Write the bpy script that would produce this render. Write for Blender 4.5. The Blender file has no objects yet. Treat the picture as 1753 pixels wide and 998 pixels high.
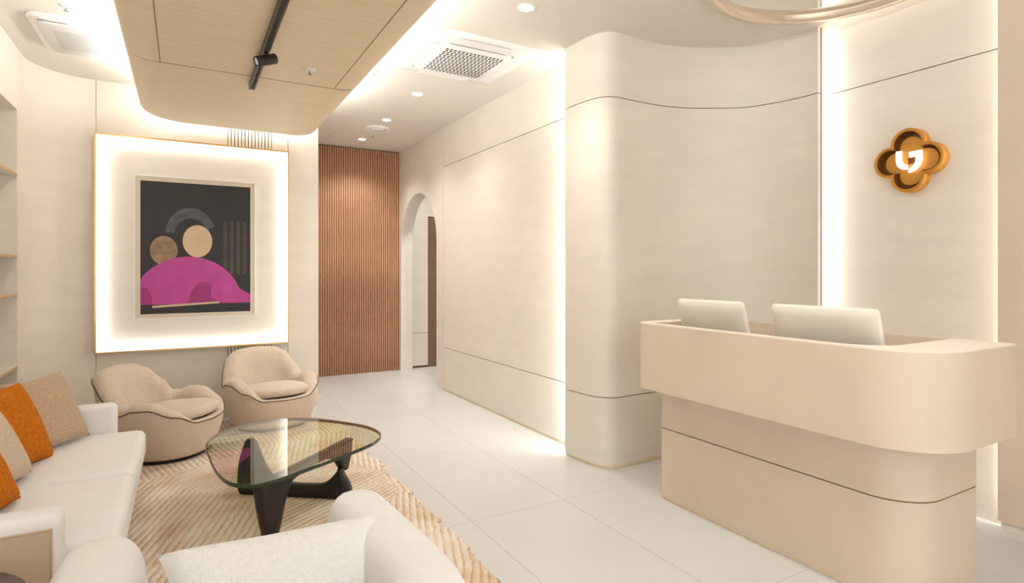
import bpy, bmesh, math, random
from mathutils import Vector, Matrix, noise
random.seed(7)
PI = math.pi
S = bpy.context.scene
C = S.collection

# ------------------------------------------------------------------ camera
F_PX = 982.0
YAW = math.atan(561.5/982.0)
cam_d = bpy.data.cameras.new('camera')
cam_d.sensor_fit = 'HORIZONTAL'; cam_d.sensor_width = 36.0
cam_d.lens = 36.0*F_PX/1753.0
cam_d.shift_y = -(499.0-465.0)/1753.0
cam_d.clip_start = 0.02
cam = bpy.data.objects.new('camera', cam_d); C.objects.link(cam)
cam.location = (0, 0, 1.4)
cam.rotation_euler = (PI/2, 0, -YAW)
S.camera = cam

# ------------------------------------------------------------------ world, exposure
w = bpy.data.worlds.new('world'); S.world = w; w.use_nodes = True
w.node_tree.nodes['Background'].inputs[0].default_value = (0.95, 0.98, 1.0, 1)
w.node_tree.nodes['Background'].inputs[1].default_value = 2.3
S.view_settings.view_transform = 'Standard'
S.view_settings.look = 'None'
S.view_settings.exposure = 0.30
S.view_settings.gamma = 1.0
S.view_settings.use_curve_mapping = False

WARM = (1.0, 0.985, 0.96)
LED = (0.97, 0.985, 1.0)
SPOT_W = 53.0

def area_light(name, loc, direction, sx, sy, power, col=LED, spread=None):
    d = bpy.data.lights.new(name, 'AREA'); d.shape = 'RECTANGLE'
    d.size = sx; d.size_y = sy; d.energy = power; d.color = col
    if spread: d.spread = spread
    o = bpy.data.objects.new(name, d); C.objects.link(o)
    o.location = loc
    z_ = -Vector(direction).normalized()
    y_ = Vector((0, 0, 1)) if abs(z_.z) < 0.7 else Vector((0, 1, 0))
    x_ = y_.cross(z_).normalized(); y_ = z_.cross(x_)
    o.rotation_euler = Matrix((x_, y_, z_)).transposed().to_euler()
    return o

# ------------------------------------------------------------------ materials
def nodes_of(name):
    m = bpy.data.materials.new(name); m.use_nodes = True
    nt = m.node_tree
    return m, nt, nt.nodes['Principled BSDF']

def mat(name, col, rough=0.6, metal=0.0, var=0.06, scale=6.0, bump=0.0, bscale=80.0, stretch=(1, 1, 1), sheen=0.0, spec=0.5, col2=None, coat=0.0):
    """principled with a noise-driven colour variation and fine relief"""
    m, nt, b = nodes_of(name)
    N, L = nt.nodes, nt.links
    tc = N.new('ShaderNodeTexCoord'); mp = N.new('ShaderNodeMapping')
    mp.inputs['Scale'].default_value = stretch
    L.new(tc.outputs['Object'], mp.inputs[0])
    nz = N.new('ShaderNodeTexNoise'); nz.inputs['Scale'].default_value = scale; nz.inputs['Detail'].default_value = 6
    L.new(mp.outputs[0], nz.inputs['Vector'])
    cr = N.new('ShaderNodeValToRGB')
    c2 = col2 if col2 else tuple(max(0, x*(1-var*2)) for x in col)
    cr.color_ramp.elements[0].position = 0.3; cr.color_ramp.elements[1].position = 0.7
    cr.color_ramp.elements[0].color = (*c2, 1); cr.color_ramp.elements[1].color = (*col, 1)
    L.new(nz.outputs['Fac'], cr.inputs[0]); L.new(cr.outputs[0], b.inputs['Base Color'])
    b.inputs['Roughness'].default_value = rough; b.inputs['Metallic'].default_value = metal
    b.inputs['Specular IOR Level'].default_value = spec
    if sheen: b.inputs['Sheen Weight'].default_value = sheen
    if coat: b.inputs['Coat Weight'].default_value = coat
    if bump:
        n2 = N.new('ShaderNodeTexNoise'); n2.inputs['Scale'].default_value = bscale; n2.inputs['Detail'].default_value = 3
        L.new(mp.outputs[0], n2.inputs['Vector'])
        bp = N.new('ShaderNodeBump'); bp.inputs['Strength'].default_value = bump; bp.inputs['Distance'].default_value = 0.01
        L.new(n2.outputs['Fac'], bp.inputs['Height']); L.new(bp.outputs[0], b.inputs['Normal'])
    return m

def emis(name, col, s):
    m, nt, b = nodes_of(name)
    b.inputs['Base Color'].default_value = (*col, 1)
    b.inputs['Emission Color'].default_value = (*col, 1); b.inputs['Emission Strength'].default_value = s
    return m

WALLC = (0.79, 0.728, 0.635)
M = {}
M['wall'] = mat('beige_wall_covering', WALLC, 0.55, var=0.03, scale=3.0, bump=0.03, bscale=160, stretch=(1, 1, 3))
M['joint'] = mat('brown_joint', (0.24, 0.13, 0.065), 0.7)
M['ceil'] = mat('white_ceiling_paint', (0.76, 0.715, 0.64), 0.75, var=0.01)
M['canopy'] = mat('tan_canopy_veneer', (0.84, 0.70, 0.49), 0.5, var=0.05, scale=5, stretch=(0.6, 6, 1), bump=0.02)
M['tile'] = mat('pale_porcelain_tile', (0.63, 0.617, 0.595), 0.34, var=0.03, scale=2.2, spec=0.4)
M['grout'] = mat('pale_grout', (0.66, 0.63, 0.58), 0.8)
M['desk'] = mat('sand_desk_finish', (0.72, 0.595, 0.465), 0.55, var=0.03, scale=3, bump=0.03, bscale=140)
M['desktop'] = mat('cream_desk_top', (0.85, 0.76, 0.65), 0.5, var=0.02)
M['wood'] = mat('reddish_walnut', (0.61, 0.325, 0.185), 0.5, scale=4, stretch=(6, 6, 0.5), col2=(0.45, 0.225, 0.125))
M['woodback'] = mat('dark_slat_backing', (0.12, 0.055, 0.03), 0.8)
M['doorwood'] = mat('brown_door', (0.22, 0.125, 0.08), 0.5, scale=4, stretch=(6, 6, .5))
M['brass'] = mat('brushed_brass', (0.72, 0.47, 0.20), 0.3, metal=1.0, var=0.03)
M['gold'] = mat('amber_gold_metal', (0.56, 0.245, 0.03), 0.42, metal=0.35, var=0.06, scale=8)
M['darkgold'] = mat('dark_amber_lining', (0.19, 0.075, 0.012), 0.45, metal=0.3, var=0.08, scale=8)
M['champ'] = mat('champagne_trim', (0.72, 0.60, 0.46), 0.3, metal=0.6, var=0.02)
M['mirror'] = mat('ceiling_mirror', (0.86, 0.84, 0.80), 0.06, metal=0.9, var=0.01)
M['black'] = mat('black_metal', (0.012, 0.011, 0.011), 0.4, var=0.1)
M['white'] = mat('white_plastic', (0.86, 0.85, 0.83), 0.35, var=0.01)
M['whitegrille'] = mat('white_grille_plastic', (0.80, 0.79, 0.76), 0.45, var=0.01)
M['darkhole'] = mat('dark_void', (0.03, 0.028, 0.026), 0.8)
M['greyline'] = mat('grey_slot', (0.30, 0.29, 0.28), 0.7)
M['ebony'] = mat('ebonised_wood', (0.016, 0.012, 0.011), 0.38, var=0.2, scale=3, stretch=(1, 1, 5))
M['sofa'] = mat('white_sofa_fabric', (0.83, 0.815, 0.805), 0.9, var=0.02, bump=0.08, bscale=300, sheen=0.2)
M['sofaside'] = mat('sand_side_fabric', (0.60, 0.45, 0.32), 0.9, var=0.03, bump=0.1, bscale=300)
M['chair'] = mat('oatmeal_wool', (0.66, 0.535, 0.415), 0.95, var=0.07, scale=60, bump=0.12, bscale=350, sheen=0.25)
M['piping'] = mat('brown_piping', (0.12, 0.075, 0.05), 0.8)
M['boucle'] = mat('white_boucle', (0.83, 0.825, 0.81), 1.0, var=0.02, scale=40, bump=0.35, bscale=170, sheen=0.3)
M['shearling'] = mat('white_shearling', (0.86, 0.855, 0.84), 1.0, var=0.03, scale=60, bump=0.7, bscale=130, sheen=0.4)
M['tanboucle'] = mat('tan_boucle', (0.60, 0.42, 0.27), 1.0, var=0.14, scale=110, bump=0.8, bscale=120, sheen=0.2)
M['beigeboucle'] = mat('light_beige_boucle', (0.72, 0.56, 0.40), 1.0, var=0.12, scale=110, bump=0.8, bscale=120, sheen=0.2)
M['orange'] = mat('burnt_orange_velvet', (0.60, 0.175, 0.010), 0.9, var=0.14, scale=50, bump=0.3, bscale=150, spec=0.1)
M['marble'] = mat('dark_brown_marble', (0.075, 0.045, 0.04), 0.25, var=0.2, scale=5)
M['vein'] = mat('pale_vein', (0.6, 0.5, 0.45), 0.4)
M['acrylic'] = mat('pale_frame', (0.70, 0.60, 0.47), 0.3, var=0.02)
M['monitor'] = mat('cream_monitor_shell', (0.80, 0.76, 0.67), 0.4, var=0.01)
M['led'] = emis('led_diffuser', (1, 0.99, 0.97), 4.0)
M['spot'] = emis('downlight_lens', (1, 0.95, 0.88), 25.0)
M['boxled'] = emis('light_box_diffuser', (1, 0.985, 0.95), 1.8)
M['signlit'] = emis('backlit_sign_white', (1, 0.98, 0.95), 1.7)
# picture print colours
M['p_dark'] = mat('print_near_black', (0.018, 0.012, 0.010), 0.45, var=0.3, scale=4)
M['p_mag'] = mat('print_magenta', (0.56, 0.055, 0.33), 0.45, var=0.12, scale=7)
M['p_mag2'] = mat('print_deep_magenta', (0.40, 0.018, 0.20), 0.45, var=0.1)
M['p_cream'] = mat('print_cream', (0.72, 0.52, 0.33), 0.45, var=0.08)
M['p_slate'] = mat('print_slate', (0.10, 0.115, 0.125), 0.45, var=0.3, scale=16)
M['p_brown'] = mat('print_brown', (0.075, 0.052, 0.036), 0.45, var=0.3, scale=6)
M['p_tan'] = mat('print_tan', (0.42, 0.26, 0.14), 0.45, var=0.25, scale=14)

def glass_mat():
    m, nt, b = nodes_of('green_tinted_glass')
    N, L = nt.nodes, nt.links
    out = N['Material Output']
    N.remove(b)
    tr = N.new('ShaderNodeBsdfTransparent'); tr.inputs[0].default_value = (0.78, 0.83, 0.65, 1)
    gl = N.new('ShaderNodeBsdfGlossy'); gl.inputs['Roughness'].default_value = 0.015
    gl.inputs[0].default_value = (1, 1, 1, 1)
    fr = N.new('ShaderNodeFresnel'); fr.inputs[0].default_value = 1.85
    mx = N.new('ShaderNodeMixShader')
    L.new(fr.outputs[0], mx.inputs[0]); L.new(tr.outputs[0], mx.inputs[1]); L.new(gl.outputs[0], mx.inputs[2])
    L.new(mx.outputs[0], out.inputs[0])
    return m
M['glass'] = glass_mat()
M['glassedge'] = mat('dark_green_glass_edge', (0.035, 0.05, 0.03), 0.12, var=0.05)

def rug_mat():
    m, nt, b = nodes_of('carved_rug_pile')
    N, L = nt.nodes, nt.links
    tc = N.new('ShaderNodeTexCoord')
    # patches with their own rib direction
    nzd = N.new('ShaderNodeTexNoise'); nzd.inputs['Scale'].default_value = 0.9; nzd.inputs['Detail'].default_value = 1
    L.new(tc.outputs['Object'], nzd.inputs['Vector'])
    add = N.new('ShaderNodeVectorMath'); add.operation = 'MULTIPLY_ADD'
    L.new(nzd.outputs['Color'], add.inputs[0]); add.inputs[1].default_value = (0.9, 0.9, 0); L.new(tc.outputs['Object'], add.inputs[2])
    vo = N.new('ShaderNodeTexVoronoi'); vo.voronoi_dimensions = '2D'; vo.inputs['Scale'].default_value = 0.95
    L.new(add.outputs[0], vo.inputs['Vector'])
    sp = N.new('ShaderNodeSeparateColor'); L.new(vo.outputs['Color'], sp.inputs[0])
    ang = N.new('ShaderNodeMapRange'); ang.inputs['To Min'].default_value = -0.25; ang.inputs['To Max'].default_value = 1.1
    L.new(sp.outputs[0], ang.inputs[0])
    rot = N.new('ShaderNodeVectorRotate'); rot.rotation_type = 'Z_AXIS'
    L.new(tc.outputs['Object'], rot.inputs['Vector']); L.new(ang.outputs[0], rot.inputs['Angle'])
    wob = N.new('ShaderNodeTexNoise'); wob.inputs['Scale'].default_value = 5; wob.inputs['Detail'].default_value = 2
    L.new(tc.outputs['Object'], wob.inputs['Vector'])
    wv = N.new('ShaderNodeTexWave'); wv.wave_type = 'BANDS'; wv.bands_direction = 'X'
    wv.inputs['Scale'].default_value = 8.0; wv.inputs['Distortion'].default_value = 1.6; wv.inputs['Detail'].default_value = 2; wv.inputs['Detail Scale'].default_value = 2.5
    L.new(rot.outputs[0], wv.inputs['Vector'])
    pile = N.new('ShaderNodeTexNoise'); pile.inputs['Scale'].default_value = 2.3; pile.inputs['Detail'].default_value = 5; pile.inputs['Roughness'].default_value = 0.6
    L.new(add.outputs[0], pile.inputs['Vector'])
    cr = N.new('ShaderNodeValToRGB'); e = cr.color_ramp.elements
    e[0].position = 0.36; e[0].color = (0.62, 0.42, 0.27, 1)
    e[1].position = 0.62; e[1].color = (0.83, 0.74, 0.61, 1)
    k = cr.color_ramp.elements.new(0.48); k.color = (0.75, 0.60, 0.44, 1)
    L.new(pile.outputs['Fac'], cr.inputs[0])
    lr = N.new('ShaderNodeValToRGB'); q = lr.color_ramp.elements
    q[0].position = 0.06; q[0].color = (0.50, 0.34, 0.22, 1); q[1].position = 0.34; q[1].color = (1, 1, 1, 1)
    L.new(wv.outputs['Fac'], lr.inputs[0])
    mul = N.new('ShaderNodeMix'); mul.data_type = 'RGBA'; mul.blend_type = 'MULTIPLY'
    fade = N.new('ShaderNodeMapRange'); fade.inputs['From Min'].default_value = 0.35; fade.inputs['From Max'].default_value = 0.65
    fade.inputs['To Min'].default_value = 0.75; fade.inputs['To Max'].default_value = 0.3
    L.new(wob.outputs['Fac'], fade.inputs[0]); L.new(fade.outputs[0], mul.inputs[0])
    L.new(cr.outputs[0], mul.inputs[6]); L.new(lr.outputs[0], mul.inputs[7])
    L.new(mul.outputs[2], b.inputs['Base Color'])
    b.inputs['Roughness'].default_value = 0.9
    b.inputs['Sheen Weight'].default_value = 0.3
    bp = N.new('ShaderNodeBump'); bp.inputs['Strength'].default_value = 0.5; bp.inputs['Distance'].default_value = 0.012
    L.new(wv.outputs['Fac'], bp.inputs['Height']); L.new(bp.outputs[0], b.inputs['Normal'])
    return m
M['rug'] = rug_mat()

# ------------------------------------------------------------------ helpers
def link(o, parent=None):
    C.objects.link(o)
    if parent: o.parent = parent
    return o
def obj(name, verts, faces, m, parent=None, smooth=False):
    me = bpy.data.meshes.new(name); me.from_pydata([tuple(v) for v in verts], [], faces); me.update()
    bm = bmesh.new(); bm.from_mesh(me); bmesh.ops.recalc_face_normals(bm, faces=bm.faces); bm.to_mesh(me); bm.free()
    if m: me.materials.append(M[m])
    if smooth:
        for p in me.polygons: p.use_smooth = True
    return link(bpy.data.objects.new(name, me), parent)
def bmobj(name, bm, m, parent=None, smooth=None):
    bmesh.ops.recalc_face_normals(bm, faces=bm.faces)
    me = bpy.data.meshes.new(name); bm.to_mesh(me); bm.free()
    me.materials.append(M[m])
    if smooth is not None:
        me.shade_smooth() if smooth is True else me.set_sharp_from_angle(angle=smooth)
        if smooth is not True:
            for p in me.polygons: p.use_smooth = True
    return link(bpy.data.objects.new(name, me), parent)
def tag(o, label, cat=None, group=None, kind=None):
    o['label'] = label
    if cat: o['category'] = cat
    if group: o['group'] = group
    if kind: o['kind'] = kind
    return o
def thing(name, label, cat, loc=(0, 0, 0), rz=0, group=None, kind=None):
    o = bpy.data.objects.new(name, None); C.objects.link(o)
    o.empty_display_size = 0.1
    o.location = loc; o.rotation_euler = (0, 0, rz)
    return tag(o, label, cat, group, kind)
def bm_box(bm, x0, x1, y0, y1, z0, z1):
    v = [bm.verts.new(p) for p in ((x0, y0, z0), (x1, y0, z0), (x1, y1, z0), (x0, y1, z0), (x0, y0, z1), (x1, y0, z1), (x1, y1, z1), (x0, y1, z1))]
    for f in ((0, 3, 2, 1), (4, 5, 6, 7), (0, 1, 5, 4), (1, 2, 6, 5), (2, 3, 7, 6), (3, 0, 4, 7)): bm.faces.new([v[i] for i in f])
def box(name, x0, x1, y0, y1, z0, z1, m, parent=None, bev=0.0, seg=3):
    bm = bmesh.new(); bm_box(bm, x0, x1, y0, y1, z0, z1)
    if bev:
        bmesh.ops.bevel(bm, geom=bm.edges[:], offset=bev, segments=seg, profile=0.5, affect='EDGES')
    return bmobj(name, bm, m, parent, smooth=math.radians(50) if bev else None)
def rrect(x0, x1, y0, y1, r, n=10):
    """rounded rectangle outline, r = radius or 4 radii (x1y1, x0y1, x0y0, x1y0)"""
    if not isinstance(r, (list, tuple)): r = [r]*4
    out = []
    for k, (sx, sy) in enumerate(((1, 1), (-1, 1), (-1, -1), (1, -1))):
        R = r[k]; cx = (x1-R) if sx > 0 else (x0+R); cy = (y1-R) if sy > 0 else (y0+R)
        for i in range(n+1):
            a = k*PI/2 + i*PI/2/n
            out.append((cx+R*math.cos(a), cy+R*math.sin(a)))
    return out
def loft(name, rings, m, parent=None, cap0=True, cap1=True, closed=True, smooth=math.radians(50)):
    bm = bmesh.new(); V = [[bm.verts.new(p) for p in r] for r in rings]
    n = len(rings[0])
    for a, b in zip(V, V[1:]):
        for i in range(n if closed else n-1):
            j = (i+1) % n
            try: bm.faces.new((a[i], a[j], b[j], b[i]))
            except ValueError: pass
    if cap0: bm.faces.new(V[0])
    if cap1: bm.faces.new(V[-1])
    return bmobj(name, bm, m, parent, smooth=smooth)
def prism(name, outline, z0, z1, m, parent=None, smooth=math.radians(40)):
    return loft(name, [[(x, y, z0) for x, y in outline], [(x, y, z1) for x, y in outline]], m, parent, smooth=smooth)
def ring_prism(name, outer, inner, z0, z1, m, parent=None, smooth=math.radians(40)):
    rings = [[(x, y, z0) for x, y in outer], [(x, y, z1) for x, y in outer], [(x, y, z1) for x, y in inner], [(x, y, z0) for x, y in inner]]
    rings.append(rings[0])
    bm = bmesh.new(); V = [[bm.verts.new(p) for p in r] for r in rings[:4]]; V.append(V[0]); n = len(outer)
    for a, b in zip(V, V[1:]):
        for i in range(n): bm.faces.new((a[i], a[(i+1) % n], b[(i+1) % n], b[i]))
    return bmobj(name, bm, m, parent, smooth=smooth)
def disc(name, r, z0, z1, m, parent=None, n=32, at=(0, 0), bev=0.0):
    pts = [(math.cos(2*PI*i/n), math.sin(2*PI*i/n)) for i in range(n)]
    prof = [(r-bev, z0), (r, z0+bev), (r, z1-bev), (r-bev, z1)] if bev else [(r, z0), (r, z1)]
    return loft(name, [[(at[0]+q*x, at[1]+q*y, z) for x, y in pts] for q, z in prof], m, parent)
def lathe(name, prof, m, parent=None, n=40, at=(0, 0), caps=False):
    pts = [(math.cos(2*PI*i/n), math.sin(2*PI*i/n)) for i in range(n)]
    return loft(name, [[(at[0]+q*x, at[1]+q*y, z) for x, y in pts] for q, z in prof], m, parent, cap0=caps, cap1=caps)
def tube(name, pts, r, m, parent=None, closed=False, n=8):
    """tube along points with parallel frames"""
    P = [Vector(p) for p in pts]; rings = []; N = len(P)
    up = Vector((0, 0, 1)); prev = None
    for i in range(N):
        a = P[(i-1) % N] if (closed or i > 0) else P[i]; b = P[(i+1) % N] if (closed or i < N-1) else P[i]
        t = (b-a).normalized()
        u = prev if prev is not None else (up if abs(t.z) < 0.95 else Vector((1, 0, 0)))
        s_ = t.cross(u).normalized(); u = s_.cross(t).normalized(); prev = u
        rings.append([P[i]+r*(math.cos(2*PI*k/n)*s_+math.sin(2*PI*k/n)*u) for k in range(n)])
    if closed: rings.append(rings[0])
    return loft(name, rings, m, parent, cap0=not closed, cap1=not closed, smooth=True)
def catmull(pts, k=6):
    out = []; n = len(pts)
    for i in range(n-1):
        p0 = pts[max(i-1, 0)]; p1 = pts[i]; p2 = pts[i+1]; p3 = pts[min(i+2, n-1)]
        for j in range(k):
            t = j/k
            out.append(tuple(0.5*((2*b)+(-a+c)*t+(2*a-5*b+4*c-d)*t*t+(-a+3*b-3*c+d)*t**3) for a, b, c, d in zip(p0, p1, p2, p3)))
    out.append(tuple(pts[-1])); return out
def closed_catmull(pts, k=8):
    out = []; n = len(pts)
    for i in range(n):
        p0, p1, p2, p3 = pts[i-1], pts[i], pts[(i+1) % n], pts[(i+2) % n]
        for j in range(k):
            t = j/k
            out.append(tuple(0.5*((2*b)+(-a+c)*t+(2*a-5*b+4*c-d)*t*t+(-a+3*b-3*c+d)*t**3) for a, b, c, d in zip(p0, p1, p2, p3)))
    return out
def offset_path(path, d):
    """offset an open plan polyline to its left by d"""
    out = []
    for i in range(len(path)):
        a = path[max(i-1, 0)]; b = path[min(i+1, len(path)-1)]
        tx, ty = b[0]-a[0], b[1]-a[1]; l = math.hypot(tx, ty)
        out.append((path[i][0]-ty/l*d, path[i][1]+tx/l*d))
    return out
def smoothstep(a, b, x):
    t = max(0, min(1, (x-a)/(b-a))); return t*t*(3-2*t)

# ================================================================== STRUCTURE
H = 3.10
Z1, Z2 = 0.505, 2.64          # panel joints
GAP = 0.006
YB = 6.25                     # picture wall
XL = -1.10                    # left wall
XR = 2.665                    # right wall
Y0 = -2.2                     # shop front

# floor with tiles
flo = box('floor', -1.5, 4.9, Y0, 8.1, -0.05, -0.004, 'grout')
tag(flo, 'pale porcelain tiled floor of the reception', 'floor', kind='structure')
TW, TL = 0.625, 1.25
x_start = 1.40-5*TW
tile_mesh = None
ix = 0; x = x_start
while x < 4.9:
    iy = 0; y = Y0+0.1
    while y < 8.1:
        if tile_mesh is None:
            t = box('floor_tile', 0.0009, TW-0.0009, 0.0009, TL-0.0009, -0.02, 0.0, 'tile', flo); tile_mesh = t.data
        else:
            t = link(bpy.data.objects.new('floor_tile', tile_mesh), flo)
        t.location = (x, y, 0)
        y += TL
    x += TW

# ceiling (an open slot runs in front of the logo wall)
bm = bmesh.new()
bm_box(bm, -1.6, 3.82, Y0, 8.1, H, H+0.12)
bm_box(bm, 3.82, 4.9, Y0, 1.38, H, H+0.12)
bm_box(bm, 3.82, 4.9, 2.50, 8.1, H, H+0.12)
bm_box(bm, 3.60, 4.2, 1.30, 2.60, H+0.32, H+0.36)
cl = bmobj('ceiling', bm, 'ceil'); tag(cl, 'white painted ceiling over the lounge and reception', 'ceiling', kind='structure')
tube('ceiling_joint', [(1.585, 7.1, H-0.001), (1.585, 7.88, H-0.001)], 0.002, 'greyline', cl, n=4)

# picture wall
wb = box('wall_back', XL-0.5, 1.19, YB+0.02, YB+0.20, 0, H, 'joint')
tag(wb, 'beige panelled wall behind the lit picture box', 'wall', kind='structure')
XF0, XF1, ZF0, ZF1 = -0.684, 0.926, 0.675, 2.622       # light box
def wpanel(parent, x0, x1, z0, z1):
    return box('panel', x0+GAP/2, x1-GAP/2, YB, YB+0.025, z0, z1, 'wall', parent)
wpanel(wb, XL+0.42, XF0, 0.05, H)
wpanel(wb, XF0, 0.372, 0.05, H)
n_b = 13; bw = (0.77-0.372)/n_b
bat = None
for i in range(n_b):
    if bat is None:
        t = box('batten', 0.004, bw-0.004, YB, YB+0.025, 0.05, H, 'wall', wb); bat = t.data
    else: t = link(bpy.data.objects.new('batten', bat), wb)
    t.location.x = 0.372+i*bw
wpanel(wb, 0.77, XF1, 0.05, H)
# end panel returns around the corner into the hall
bm = bmesh.new(); bm_box(bm, XF1+GAP/2, 1.225, YB, YB+0.025, 0.05, H); bmobj('panel', bm, 'wall', wb)
bm = bmesh.new(); bm_box(bm, 1.195, 1.2249, YB+0.0251, 7.90, 0.0, H); bmobj('return_panel', bm, 'wall', wb)
box('plinth', XL, 1.215, YB+0.008, YB+0.03, 0, 0.05, 'wall', wb)

# left wall: concave corner, then a shelved niche
pts = [(XL, 5.68)]
for i in range(13):
    a = PI-i*PI/2/12
    pts.append((XL+0.42+0.42*math.cos(a), YB-0.42+0.42*math.sin(a)))
out = offset_path(pts, 0.06)
pl_ = pts+out[::-1]
wl = prism('wall_left', pl_, 0, H, 'wall'); tag(wl, 'cream left wall curving into the picture wall, with shelf niche', 'wall', kind='structure')
box('niche_back', -1.50, -1.42, Y0, 5.72, 0, H, 'wall', wl)
box('niche_cheek', -1.50, XL-0.002, 5.66, 5.74, 0, H, 'wall', wl)
box('niche_head', -1.46, XL, Y0, 5.66, 2.63, H, 'wall', wl)
box('niche_base', -1.46, XL, Y0, 5.66, 0, 0.40, 'wall', wl)
for i, (z, words) in enumerate(((2.135, 'topmost thin brass-edged shelf in the left wall niche, well above eye level'), (1.515, 'thin shelf at eye level in the left wall niche, dark underside'),
              (1.225, 'thin shelf in the left wall niche, just under the eye-level one'), (0.674, 'lowest shelf in the left wall niche, just above the orange cushion'))):
    sh = thing('wall_shelf', words, 'shelf', (0, 0, z), group='shelves in the left wall niche')
    box('board', -1.42, XL-0.004, 3.2, 5.66, -0.008, 0.008, 'wall', sh)
    box('edge_strip', XL-0.004, XL, 3.2, 5.66, -0.009, 0.009, 'brass', sh)

# slatted wood wall at the end of the hall
ws = box('wall_end', 1.10, 2.78, 7.915, 8.05, 0, H, 'woodback')
tag(ws, 'reddish brown vertical wood slat wall at the end of the hall', 'wall', kind='structure')
pitch = 0.0308; sm = None; x = 1.235
while x < XR-0.01:
    if sm is None:
        t = box('slat', 0, pitch-0.008, 7.885, 7.92, 0.0, H-0.012, 'wood', ws, bev=0.003, seg=1); sm = t.data
    else: t = link(bpy.data.objects.new('slat', sm), ws)
    t.location.x = x; x += pitch

# right wall: panels, then the arch at the far end
wr = box('wall_right', XR+0.022, XR+0.17, 3.45, 6.30, 0, H, 'joint')
tag(wr, 'cream panelled right wall of the hall with an arched opening', 'wall', kind='structure')
def rpanel(y0, y1, z0, z1): return box('panel', XR, XR+0.025, y0+GAP/2, y1-GAP/2, z0, z1, 'wall', wr)
rpanel(3.45, 6.30, 0.02, Z1-GAP/2); rpanel(3.45, 6.30, Z1+GAP/2, Z2-GAP/2); rpanel(3.45, 6.30, Z2+GAP/2, H)
box('baseboard_right', XR+0.006, XR+0.03, 3.45, 6.30, 0, 0.02, 'canopy', wr)
YA0, YA1 = 6.51, 7.82
def arch_wall(name, x0, x1, y0, y1, ya, yb, zs, ztop, m, parent):
    bm = bmesh.new(); n = 32; R = (yb-ya)/2; cy = (ya+yb)/2
    up = [(y0, ztop)]; lo = [(y0, 0.0)]
    up.append((ya, ztop)); lo.append((ya, 0.0))
    seq = []
    for i in range(n+1):
        a = PI-PI*i/n; seq.append((cy+R*math.cos(a), zs+R*math.sin(a)))
    rows = []
    for X in (x0, x1):
        rows.append(dict(
            bl=[bm.verts.new((X, y0, 0)), bm.verts.new((X, ya, 0))],
            br=[bm.verts.new((X, yb, 0)), bm.verts.new((X, y1, 0))],
            arc=[bm.verts.new((X, y, z)) for y, z in seq],
            top=[bm.verts.new((X, y, ztop)) for y, z in seq],
            tl=bm.verts.new((X, y0, ztop)), tr=bm.verts.new((X, y1, ztop)),
            ml=bm.verts.new((X, y0, zs)), mr=bm.verts.new((X, y1, zs))))
    for r in rows:
        bm.faces.new((r['bl'][0], r['bl'][1], r['arc'][0], r['ml']))
        bm.faces.new((r['ml'], r['arc'][0], r['top'][0], r['tl']))
        bm.faces.new((r['br'][0], r['br'][1], r['mr'], r['arc'][-1]))
        bm.faces.new((r['arc'][-1], r['mr'], r['tr'], r['top'][-1]))
        for i in range(n): bm.faces.new((r['arc'][i], r['arc'][i+1], r['top'][i+1], r['top'][i]))
    a, b = rows
    chain = lambda r: [r['bl'][1]]+r['arc']+[r['br'][0]]
    ca, cb = chain(a), chain(b)
    for i in range(len(ca)-1): bm.faces.new((ca[i], ca[i+1], cb[i+1], cb[i]))
    bm.faces.new((a['bl'][0], a['ml'], b['ml'], b['bl'][0])); bm.faces.new((a['ml'], a['tl'], b['tl'], b['ml']))
    bm.faces.new((a['br'][1], a['mr'], b['mr'], b['br'][1])); bm.faces.new((a['mr'], a['tr'], b['tr'], b['mr']))
    return bmobj(name, bm, m, parent, smooth=math.radians(30))
arch_wall('arch_surround', XR, XR+0.17, 6.303, 7.95, YA0, YA1, 1.775, H, 'wall', wr)

# room beyond the arch
wc = box('wall_corridor', 2.84, 4.9, 7.955, 8.06, 0, H, 'joint'); tag(wc, 'cream end wall seen through the arch', 'wall', kind='structure')
box('panel', 2.84, 3.11, 7.93, 7.96, 0.03, Z1-GAP/2, 'wall', wc); box('panel', 2.84, 3.11, 7.93, 7.96, Z1+GAP/2, H, 'wall', wc)
box('panel', 3.11, 4.9, 7.93, 7.96, 2.21, H, 'wall', wc)
dr = box('door_1', 3.11, 4.1, 7.94, 7.97, 0.0, 2.2, 'doorwood'); tag(dr, 'dark brown wooden door seen through the arch', 'door', kind='structure')
box('panel', 4.1, 4.9, 7.93, 7.96, 0.03, 2.21, 'wall', wc)
box('side_wall', 4.8, 4.9, 3.5, 8.0, 0, H, 'wall', wc)

# S-curved reception wall, three stacked curved panels
plan = [(2.525, 3.60), (2.53, 3.46), (2.54, 3.33), (2.575, 3.225), (2.655, 3.172), (2.83, 3.172), (3.10, 3.165), (3.33, 3.105), (3.525, 3.00), (3.68, 2.875), (3.77, 2.70), (3.812, 2.51), (3.815, 2.40)]
path = catmull(plan, 6)
back = offset_path(path, 0.03); back2 = offset_path(path, 0.045); mid = offset_path(path, 0.025)
wv_ = prism('wall_reception', mid+back2[::-1], 0, H, 'joint'); tag(wv_, 'beige S-curved wall between the hall and the lit logo wall', 'wall', kind='structure')
for z0, z1 in ((0.025, Z1-GAP/2), (Z1+GAP/2, Z2-GAP/2), (Z2+GAP/2, H)):
    prism('curved_panel', path+back[::-1], z0, z1, 'wall', wv_)
prism('plinth', offset_path(path, 0.008)+back[::-1], 0, 0.025, 'canopy', wv_)
box('end_return', 2.53, XR+0.14, 3.565, 3.59, 0, H, 'wall', wv_)

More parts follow.
